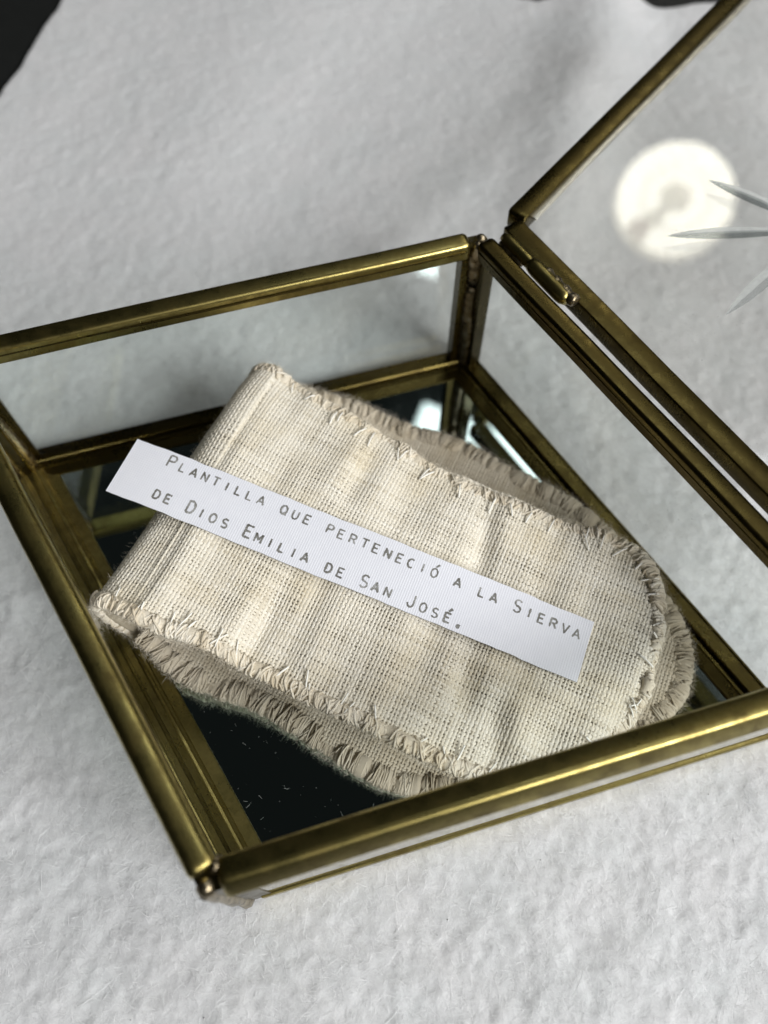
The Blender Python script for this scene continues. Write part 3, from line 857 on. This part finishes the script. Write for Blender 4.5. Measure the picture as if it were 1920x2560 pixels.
outline = smooth_outline(outline, map_top, 4.0)
pl, dist = resample(outline, 0.24, map_top)
pt3, nr = surf(pl[:, 0], pl[:, 1]); nr = nr * nrm_sign
tg = unit(np.gradient(map_top(pl), axis=0)); tg = unit(np.stack([np.convolve(np.pad(tg[:, c_], 12, 'edge'), np.ones(25) / 25, 'valid') for c_ in range(3)], -1)); inw = unit(np.cross(nr, tg))
mid = surf0(np.array([30.0]), np.array([0.0]))[0]
if ((mid - pt3) * inw).sum(1).mean() < 0: inw = -inw
v, f, tn = whipped_edge(pt3, inw, nr, dist, 0.3, 0.25, 3.3, 1.2, 61, lump=3.3, lean_k=0.7, span=(80, 200), curl=0.3)
hem = mk('whipped_hem', v, f, MAT['hem'], top_layer, kind='stuff'); set_attr(hem, 'tint', tn)

# ---- lower half
def zbot(s): return MIR_Z + 3.0 + 10.5 * np.exp(-(np.maximum(s, -6) + 6) / 15.0)
bu_px = [(690, 955), (800, 985), (900, 1010), (970, 1044), (1037, 1075), (1110, 1089), (1182, 1123), (1279, 1181), (1365, 1215), (1433, 1253), (1490, 1300), (1560, 1370), (1640, 1450),
         (1680, 1512), (1707, 1575), (1723, 1612), (1726, 1640)]
bl_px = [(345, 1590), (385, 1640), (431, 1686), (513, 1728), (615, 1755), (682, 1792), (754, 1831), (803, 1876), (875, 1916), (947, 1960), (1000, 1975), (1081, 1982),
         (1200, 1990), (1350, 1975), (1480, 1925), (1600, 1850), (1680, 1780), (1716, 1732), (1725, 1668)]
bu = np.array([px_to_st(x, y, zbot, -0.8) for x, y in bu_px]); bl = np.array([px_to_st(x, y, zbot, -0.8) for x, y in bl_px])
bu, bl, SB = split_contour(bu, bl)
b_hi = lambda s: np.interp(s, bu[:, 0], bu[:, 1]); b_lo = lambda s: np.interp(s, bl[:, 0], bl[:, 1])
S0B = -2.0
def bsurf0(s, t):
    s = np.asarray(s, float); t = np.asarray(t, float)
    z = zbot(s) + 0.35 * nfA(s + 300, t) * np.clip(s / 10, 0, 1)
    de = np.maximum(np.minimum(b_hi(s) - t, t - b_lo(s)), 0)
    z = z - 0.6 * np.exp(-de / 1.5)
    return np.stack([IO2[0] + e1v[0] * s + e2v[0] * t, IO2[1] + e1v[1] * s + e2v[1] * t, z], -1)
ss = np.concatenate([np.linspace(S0B, SB - 6, 70)[:-1], SB - 6 * (1 - np.sin(np.linspace(0, math.pi / 2, 16)))])
vv = np.linspace(0, 1, 50); SG, VG = np.meshgrid(ss, vv, indexing='ij')
TG = b_lo(SG) + (b_hi(SG) - b_lo(SG)) * VG
tp = bsurf0(SG, TG).reshape(-1, 3); lp = tp.copy(); lp[:, 2] = np.maximum(lp[:, 2] - 2.6, MIR_Z + 0.05)
gf = grid_faces(len(ss), 50); nT = len(tp); bd = []; i_ = np.arange(len(ss) - 1)
for j_ in (0, 49):
    a_ = i_ * 50 + j_; b_ = (i_ + 1) * 50 + j_; bd.append(np.stack([a_, b_, b_ + nT, a_ + nT], -1))
jj = np.arange(49); bd.append(np.stack([jj, jj + 1, jj + 1 + nT, jj + nT], -1))
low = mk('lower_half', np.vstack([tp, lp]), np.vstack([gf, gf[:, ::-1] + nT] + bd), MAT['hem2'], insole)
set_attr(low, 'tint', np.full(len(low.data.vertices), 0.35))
low['label'] = 'lower half with tan yarn-wrapped edge'
def bsurf(s, t, off=0.0):
    return bsurf0(s, t) + np.array([0, 0, 1.0]) * (np.asarray(off) + 0.22)[..., None], None
for al, nm in ((True, 'warp_threads'), (False, 'weft_threads')):
    v, f, tn = weave(al, 0.80, 0.76, bsurf, b_lo, b_hi, (bl[:, 1].min(), bu[:, 1].max()), (2.0, SB - 2.0), 1.0, 2, 1.6)
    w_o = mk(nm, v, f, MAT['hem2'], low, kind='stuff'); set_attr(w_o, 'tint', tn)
so = np.concatenate([np.linspace(S0B, 4, 10)[:-1], 4 + (SB - 4) * np.sin(np.linspace(0, math.pi / 2, 140))])
ol = np.vstack([np.stack([so, b_hi(so)], -1), np.stack([so, b_lo(so)], -1)[::-1][1:]])
map_b = lambda pl_: bsurf0(pl_[:, 0], pl_[:, 1])
ol = smooth_outline(ol, map_b, 4.0)
pl2, dist2 = resample(ol, 0.2, map_b)
pt2 = map_b(pl2); tg2 = unit(np.gradient(pt2, axis=0)); tg2 = unit(np.stack([np.convolve(np.pad(tg2[:, c_], 12, 'edge'), np.ones(25) / 25, 'valid') for c_ in range(3)], -1)); nr2 = np.tile([0, 0, 1.0], (len(pt2), 1))
inw2 = unit(np.cross(nr2, tg2)); mid2 = bsurf0(np.array([40.0]), np.array([0.0]))[0]
if ((mid2 - pt2) * inw2).sum(1).mean() < 0: inw2 = -inw2
nr2 = unit(np.cross(tg2, inw2)); nr2 = nr2 * np.sign(nr2[:, 2:3])
v, f, tn = whipped_edge(pt2, inw2, nr2, dist2, 0.2, 0.19, 5.0, 1.8, 71, lump=3.6, lean_k=0.35, span=(80, 200), curl=0.2)
v[:, 2] = np.maximum(v[:, 2], MIR_Z + 0.03)
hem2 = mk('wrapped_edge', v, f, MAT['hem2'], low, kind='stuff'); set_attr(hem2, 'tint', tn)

# ---- white stitches through the hem
def stitch(i, ang_, ln, off):
    i = int(np.clip(i, 2, len(pl) - 3))
    c_ = pt3[i]; tan_ = tg[i]; inn = inw[i]
    d_ = inn * math.cos(ang_) + tan_ * math.sin(ang_)
    k_ = np.linspace(0, 1, 7)
    pq = c_ + inn * off + d_ * (ln * k_)[:, None]
    st = np.stack([(pq[:, :2] - IO2) @ e1v, (pq[:, :2] - IO2) @ e2v], -1)
    base_ = surf(st[:, 0], st[:, 1], np.full(7, 0.0))[0]
    out_ = pq.copy()
    w_ = np.clip((off + ln * k_) / 2.5, 0, 1)
    out_[:, 2] = np.maximum(base_[:, 2], pq[:, 2] - 1.0) + 0.45 + 0.6 * np.sin(math.pi * np.clip(k_ * 1.1, 0, 1)) * (0.5 + 0.5 * random.random()) + 0.55 * (1 - w_)
    return out_
i = 125; ns = 0
nlast = len(pl) - 106
while i < nlast and ns < 90:
    p3_ = pt3[i]
    ang_ = random.choice([-1, 1]) * random.uniform(0.05, 0.55)
    pth = stitch(i, ang_, random.uniform(2.4, 5.2), random.uniform(0.2, 1.8))
    v, f = tube(pth, random.uniform(0.14, 0.22), 6)
    mk('stitch', v, f, MAT['thread'], top_layer)
    ns += 1
    i += random.choice([5, 9, 15, 22, 28, 36])

# ---- fuzz of loose fibres on hems and cloth
n = 30000
ii = rng.integers(0, len(pt3), n)
P = pt3[ii] + inw[ii] * rng.uniform(-1.2, 2.6, n)[:, None] + nr[ii] * rng.uniform(-0.6, 0.5, n)[:, None]
D = -inw[ii] * rng.uniform(-0.3, 1.0, n)[:, None] + nr[ii] * rng.uniform(0, 0.9, n)[:, None] + rng.normal(size=(n, 3)) * 0.6
v1, f1 = ribbons(P, D, rng.uniform(0.25, 1.2, n), rng.uniform(0.012, 0.024, n), rng.normal(size=(n, 3)) * 0.4)
mk('hem_fuzz', v1, f1, MAT['fuzz'], top_layer, kind='stuff')
n = 26000
ii = rng.integers(0, len(pt2), n)
P = pt2[ii] + inw2[ii] * rng.uniform(-1.5, 2.4, n)[:, None] + nr2[ii] * rng.uniform(-0.8, 0.6, n)[:, None]
D = -inw2[ii] * rng.uniform(-0.2, 1.0, n)[:, None] + nr2[ii] * rng.uniform(0, 0.8, n)[:, None] + rng.normal(size=(n, 3)) * 0.6
v1, f1 = ribbons(P, D, rng.uniform(0.25, 1.2, n), rng.uniform(0.012, 0.024, n), rng.normal(size=(n, 3)) * 0.4)
v1[:, 2] = np.maximum(v1[:, 2], MIR_Z + 0.03)
mk('edge_fuzz', v1, f1, MAT['fuzz'], low, kind='stuff')
n = 7000
s_ = rng.uniform(S_UNDER * 0.8, S_MAX - 2, n); t_ = t_lo(np.maximum(s_, 0)) + (t_hi(np.maximum(s_, 0)) - t_lo(np.maximum(s_, 0))) * rng.random(n)
P, nn = surf(s_, t_, np.full(n, 0.1 * nrm_sign)); nn = nn * nrm_sign
D = nn * 0.35 + rng.normal(size=(n, 3)) * 0.7
v1, f1 = ribbons(P, D, rng.uniform(0.4, 1.5, n), rng.uniform(0.010, 0.022, n), rng.normal(size=(n, 3)) * 0.25)
mk('linen_fuzz', v1, f1, MAT['fuzz'], top_layer, kind='stuff')

# ------------------------------------------------------------------ typed paper strip
STRIP_LIFT = 1.15
cpx = dict(LT=(335, 1093), LB=(272, 1228), RT=(1487, 1555), RB=(1440, 1706))
def strip_z(s): return Z_CR - SLOPE * s + 0.0006 * np.maximum(s, 0) ** 2 + STRIP_LIFT
cw = {}
for k_, (x, y) in cpx.items():
    s_ = 20.0
    for _ in range(8):
        p_ = unproj(x, y, float(strip_z(s_))); s_ = float((p_[:2] - IO2) @ e1v)
    cw[k_] = p_
sx = unit(((cw['RT'] - cw['LT']) + (cw['RB'] - cw['LB'])) / 2)
SL = (np.linalg.norm(cw['RT'] - cw['LT']) + np.linalg.norm(cw['RB'] - cw['LB'])) / 2
yraw = ((cw['LT'] - cw['LB']) + (cw['RT'] - cw['RB'])) / 2; sy = unit(yraw - sx * (yraw @ sx))
SWD = np.linalg.norm(yraw)
sn = np.cross(sx, sy)
sc0 = sum(cw.values()) / 4
def strip_pt(a, b, off=0.0):
    """a 0..SL along, b 0..SWD from the bottom edge"""
    a = np.asarray(a, float); b = np.asarray(b, float)
    q_ = sc0 + (a - SL / 2)[..., None] * sx + (b - SWD / 2)[..., None] * sy
    u_ = a / SL
    bow = 0.7 * np.sin(u_ * math.pi) - 0.5 * np.clip((0.14 - u_) / 0.14, 0, 1) ** 2 + 0.22 * np.sin(u_ * 9 + 1) + 0.25 * np.clip((u_ - 0.9) / 0.1, 0, 1) ** 2 + 0.20 * (b / SWD - 0.5) * np.sin(u_ * 5)
    return q_ + (bow + off)[..., None] * sn
na, nb_ = 80, 12
AG, BG = np.meshgrid(np.linspace(0, SL, na), np.linspace(0, SWD, nb_), indexing='ij')
edge_w = 0.05 * NoiseField(0.5, 1.2, 81)(AG, BG * 0 + 3)
BG2 = BG + np.where((BG < 1e-6) | (BG > SWD - 1e-6), edge_w, 0)
tpv = strip_pt(AG, BG2, np.zeros_like(AG)).reshape(-1, 3); bpv = strip_pt(AG, BG2, np.full_like(AG, -0.28)).reshape(-1, 3)
gf = grid_faces(na, nb_); nT = len(tpv); i_ = np.arange(na - 1); bd = []
for j_ in (0, nb_ - 1):
    a_ = i_ * nb_ + j_; b_ = (i_ + 1) * nb_ + j_; bd.append(np.stack([a_, b_, b_ + nT, a_ + nT], -1))
for r_ in (0, na - 1):
    jj = np.arange(nb_ - 1); a_ = r_ * nb_ + jj; bd.append(np.stack([a_, a_ + 1, a_ + 1 + nT, a_ + nT], -1))
label_o = thing('paper_label', sc0 - sn * 0.3, 'white paper strip with two typed lines lying across the folded insole', 'paper label')
paper = mk('paper_strip', np.vstack([tpv, bpv]), np.vstack([gf, gf[:, ::-1] + nT] + bd), MAT['paper'], label_o)
sharp(paper, 40)
paper.data.materials.append(mat_plain('grey_cut_edge', (0.34, 0.34, 0.33), 0.5, 0.35, 0.0, 1.5))
for pi_, po_ in enumerate(paper.data.polygons):
    if pi_ >= 2 * len(gf): po_.material_index = 1
uv = paper.data.uv_layers.new(name='UVMap')
co_uv = np.concatenate([np.stack([AG, BG], -1).reshape(-1, 2)] * 2) / 100.0
li_ = np.zeros(len(paper.data.loops), dtype=np.int32); paper.data.loops.foreach_get('vertex_index', li_)
uv.data.foreach_set('uv', co_uv[li_].astype(np.float32).ravel())

def arc(cx, cy, rx, ry, a0, a1, n=10):
    return [(cx + rx * math.cos(math.radians(a0 + (a1 - a0) * k_ / n)), cy + ry * math.sin(math.radians(a0 + (a1 - a0) * k_ / n))) for k_ in range(n + 1)]
GL = {   # monoline letters on a 1 x 1 box
 'P': [[(0.1, 0), (0.1, 1)], [(0.1, 1), (0.55, 1)] + arc(0.58, 0.74, 0.32, 0.26, 90, -90) + [(0.1, 0.48)]],
 'L': [[(0.12, 1), (0.12, 0), (0.85, 0)]],
 'A': [[(0.02, 0), (0.5, 1), (0.98, 0)], [(0.2, 0.33), (0.8, 0.33)]],
 'N': [[(0.1, 0), (0.1, 1), (0.9, 0), (0.9, 1)]],
 'T': [[(0.02, 1), (0.98, 1)], [(0.5, 1), (0.5, 0)]],
 'I': [[(0.5, 0), (0.5, 1)]],
 'Q': [arc(0.5, 0.5, 0.44, 0.5, 0, 360, 22), [(0.58, 0.25), (0.98, -0.1)]],
 'U': [[(0.1, 1), (0.1, 0.35)] + arc(0.5, 0.38, 0.4, 0.38, 180, 360) + [(0.9, 1)]],
 'E': [[(0.9, 1), (0.12, 1), (0.12, 0), (0.92, 0)], [(0.12, 0.52), (0.75, 0.52)]],
 'R': [[(0.1, 0), (0.1, 1), (0.55, 1)] + arc(0.58, 0.75, 0.32, 0.25, 90, -90) + [(0.1, 0.5)], [(0.55, 0.5), (0.95, 0)]],
 'C': [arc(0.53, 0.5, 0.44, 0.5, 50, 310, 18)],
 'O': [arc(0.5, 0.5, 0.44, 0.5, 0, 360, 22)],
 'S': [arc(0.5, 0.75, 0.36, 0.25, 30, 270, 12) + arc(0.5, 0.25, 0.38, 0.25, 90, -150, 12)],
 'V': [[(0.04, 1), (0.5, 0), (0.96, 1)]],
 'D': [[(0.1, 0), (0.1, 1), (0.45, 1)] + arc(0.45, 0.5, 0.45, 0.5, 90, -90, 14) + [(0.1, 0)]],
 'M': [[(0.04, 0), (0.04, 1), (0.5, 0.3), (0.96, 1), (0.96, 0)]],
 'J': [[(0.75, 1), (0.75, 0.3)] + arc(0.42, 0.3, 0.33, 0.3, 0, -180, 10)],
 '.': [arc(0.5, 0.06, 0.09, 0.09, 0, 360, 10)],
}
GL['Ó'] = GL['O'] + [[(0.45, 1.16), (0.88, 1.58)]]
GL['É'] = GL['E'] + [[(0.42, 1.18), (0.86, 1.60)]]
def strip_ab(px, py):
    d = FW * F_PX + RT * (px - 960.0) - UP * (py - 1280.0)
    q_ = CAM + d * (((sc0 + 0.3 * sn - CAM) @ sn) / (d @ sn)) - sc0
    return q_ @ sx + SL / 2, q_ @ sy + SWD / 2
def text_line(text, big, p_first, p_last, n_last, cap, small, wid):
    a0, b0 = strip_ab(*p_first); a1, b1 = strip_ab(*p_last)
    V, Fc = [], []
    for k_, ch in enumerate(text):
        if ch == ' ': continue
        u_ = k_ / n_last
        ca = a0 + (a1 - a0) * u_ + random.uniform(-.07, .07); cb = b0 + (b1 - b0) * u_ + random.uniform(-.09, .09)
        h_ = cap if k_ in big else small; w_ = h_ * (0.70 if k_ in big else 0.78)
        tilt = random.uniform(-0.03, 0.03)
        hw0 = wid * (1.12 if k_ in big else 1.0) * random.uniform(0.9, 1.2)
        if ch == '.': hw0 *= 1.9
        for si_, st in enumerate(GL[ch]):
            acc = ch in 'ÓÉ' and si_ == len(GL[ch]) - 1
            pts = np.array(st, float); pts = np.stack([(pts[:, 0] - 0.5) * w_, pts[:, 1] * h_], -1)
            # resample evenly so the ribbon's edge can be uneven
            dd = np.concatenate([[0], np.cumsum(np.linalg.norm(np.diff(pts, axis=0), axis=1))])
            kk = np.linspace(0, dd[-1], max(3, int(dd[-1] / 0.12)))
            pts = np.stack([np.interp(kk, dd, pts[:, 0]), np.interp(kk, dd, pts[:, 1])], -1)
            tn_ = unit(np.gradient(pts, axis=0)); nm_ = np.stack([-tn_[:, 1], tn_[:, 0]], -1)
            hw = hw0 * (1.15 if acc else 1.0) * (1 + 0.16 * rng.normal(size=len(pts)))
            if acc: hw = hw * np.linspace(0.6, 1.3, len(pts))
            hw[0] *= 0.6; hw[-1] *= 0.6
            for sg, w2 in ((1, hw), (-1, hw)):
                pass
            L_ = pts + nm_ * hw[:, None]; R_ = pts - nm_ * hw[:, None]
            q_ = np.stack([L_, R_], 1).reshape(-1, 2)
            q_ = np.stack([q_[:, 0] + q_[:, 1] * tilt, q_[:, 1]], -1)
            lift = 0.022 + 0.003 * si_
            p3_ = strip_pt(ca + q_[:, 0], cb + q_[:, 1], np.full(len(q_), lift))
            b_ = len(V); V += list(p3_)
            Fc += [(b_ + 2 * m_, b_ + 2 * m_ + 1, b_ + 2 * m_ + 3, b_ + 2 * m_ + 2) for m_ in range(len(pts) - 1)]
    return np.array(V), Fc
# first and last character centres (baseline) read from the photograph
v, f = text_line('PLANTILLA QUE PERTENECIÓ A LA SIERVA', {0, 30}, (424, 1168), (1440, 1594), 35, 2.75, 2.0, 0.205)
ln1 = mk('typed_line', v, f, MAT['ink'], label_o, smooth=False); ln1['label'] = 'grey typed line PLANTILLA QUE PERTENECIÓ A LA SIERVA'
v, f = text_line('DE DIOS EMILIA DE SAN JOSÉ.', {3, 8, 18, 22}, (386, 1246), (1143, 1570), 26, 2.75, 2.0, 0.205)
ln2 = mk('typed_line', v, f, MAT['ink'], label_o, smooth=False); ln2['label'] = 'grey typed line DE DIOS EMILIA DE SAN JOSÉ.'

# ------------------------------------------------------------------ lint on the mirror
n = 900
x = rng.uniform(-60, 60, n); y = rng.uniform(-60, 40, n)
okm = inside_dist(x, y) > ins + 1.0
x, y = x[okm], y[okm]; n = len(x)
P = np.stack([x, y, np.full(n, MIR_Z + 0.03)], -1)
D = rng.normal(size=(n, 3)) * [1, 1, 0.03]; D[:, 2] = np.abs(D[:, 2])
Ln = np.where(rng.random(n) < 0.6, rng.uniform(0.08, 0.25, n), rng.uniform(0.4, 1.6, n))
v, f = ribbons(P, D, Ln, rng.uniform(0.012, 0.026, n), np.stack([rng.normal(size=n) * .3, rng.normal(size=n) * .3, np.abs(rng.normal(size=n)) * .05], -1) * Ln[:, None])
v[:, 2] = np.maximum(v[:, 2], MIR_Z + 0.012)
lint = mk('lint', v, f, MAT['lint'], kind='stuff', org=(0, 0, MIR_Z))
tag(lint, 'pale lint and dust specks scattered over the dark mirror floor', 'lint')

# ------------------------------------------------------------------ circular lamp mirrored in the lid
g_ = CAM + 0
d = unit(FW * F_PX + RT * (1690 - 960.0) - UP * (492 - 1280.0))
nl_ = unit(np.cross(lid_xf([10, 0, zc])[0] - lid_xf([0, 0, zc])[0], lid_xf([0, 10, zc])[0] - lid_xf([0, 0, zc])[0])); nl_ = nl_ * np.sign(nl_[2])
hit = CAM + d * (((lidc - CAM) @ nl_) / (d @ nl_)); rf = d - 2 * (d @ nl_) * nl_
LD = 1380.0
lc = hit + rf * LD
lamp = thing('ring_lamp', lc, 'glowing circular tube lamp mirrored as a bright ring in the lid glass', 'lamp')
lx = unit(np.cross(rf, [0, 0, 1.0])); ly = unit(np.cross(lx, unit(rf + np.array([0, 0, 0.9]))))
m = MatB('lamp_glow'); em = m.n('ShaderNodeEmission'); em.inputs[0].default_value = (1.0, 0.965, 0.83, 1); em.inputs[1].default_value = 7.5
m.l(em.outputs[0], m.out.inputs['Surface'])
LS = 1.0
def ring_pts(a0, a1, n_, R_): 
    q_ = np.radians(np.linspace(a0, a1, n_)); return lc + R_ * LS * (np.cos(q_)[:, None] * lx + np.sin(q_)[:, None] * ly)
v, f = tube(ring_pts(133, 468, 60, 78), 19 * LS, 12); mk('lamp_tube', v, f, m.m, lamp)
v, f = tube(ring_pts(140, 460, 48, 41), 14 * LS, 12); mk('lamp_tube', v, f, m.m, lamp)
lnm = unit(np.cross(lx, ly)); lnm = lnm * np.sign(lnm[2])
q_ = np.linspace(0, 2 * math.pi, 49)[:-1]
pan = np.concatenate([(lc + lnm * h_ + r_ * LS * (np.cos(q_)[:, None] * lx + np.sin(q_)[:, None] * ly)) for r_, h_ in ((103, 22), (100, 30), (60, 36), (14, 36), (0.5, 36))])
mk('lamp_pan', pan, grid_faces(5, 48, True), mat_plain('white_enamel', (0.75, 0.72, 0.64), 0.6, 0.05), lamp)
v, f = tube(ring_pts(108, 132, 8, 78), 15 * LS, 12)
m2 = MatB('warm_lamp_end'); em2 = m2.n('ShaderNodeEmission'); em2.inputs[0].default_value = (1.0, 0.80, 0.58, 1); em2.inputs[1].default_value = 2.2
m2.l(em2.outputs[0], m2.out.inputs['Surface'])
mk('lamp_socket', v, f, m2.m, lamp)
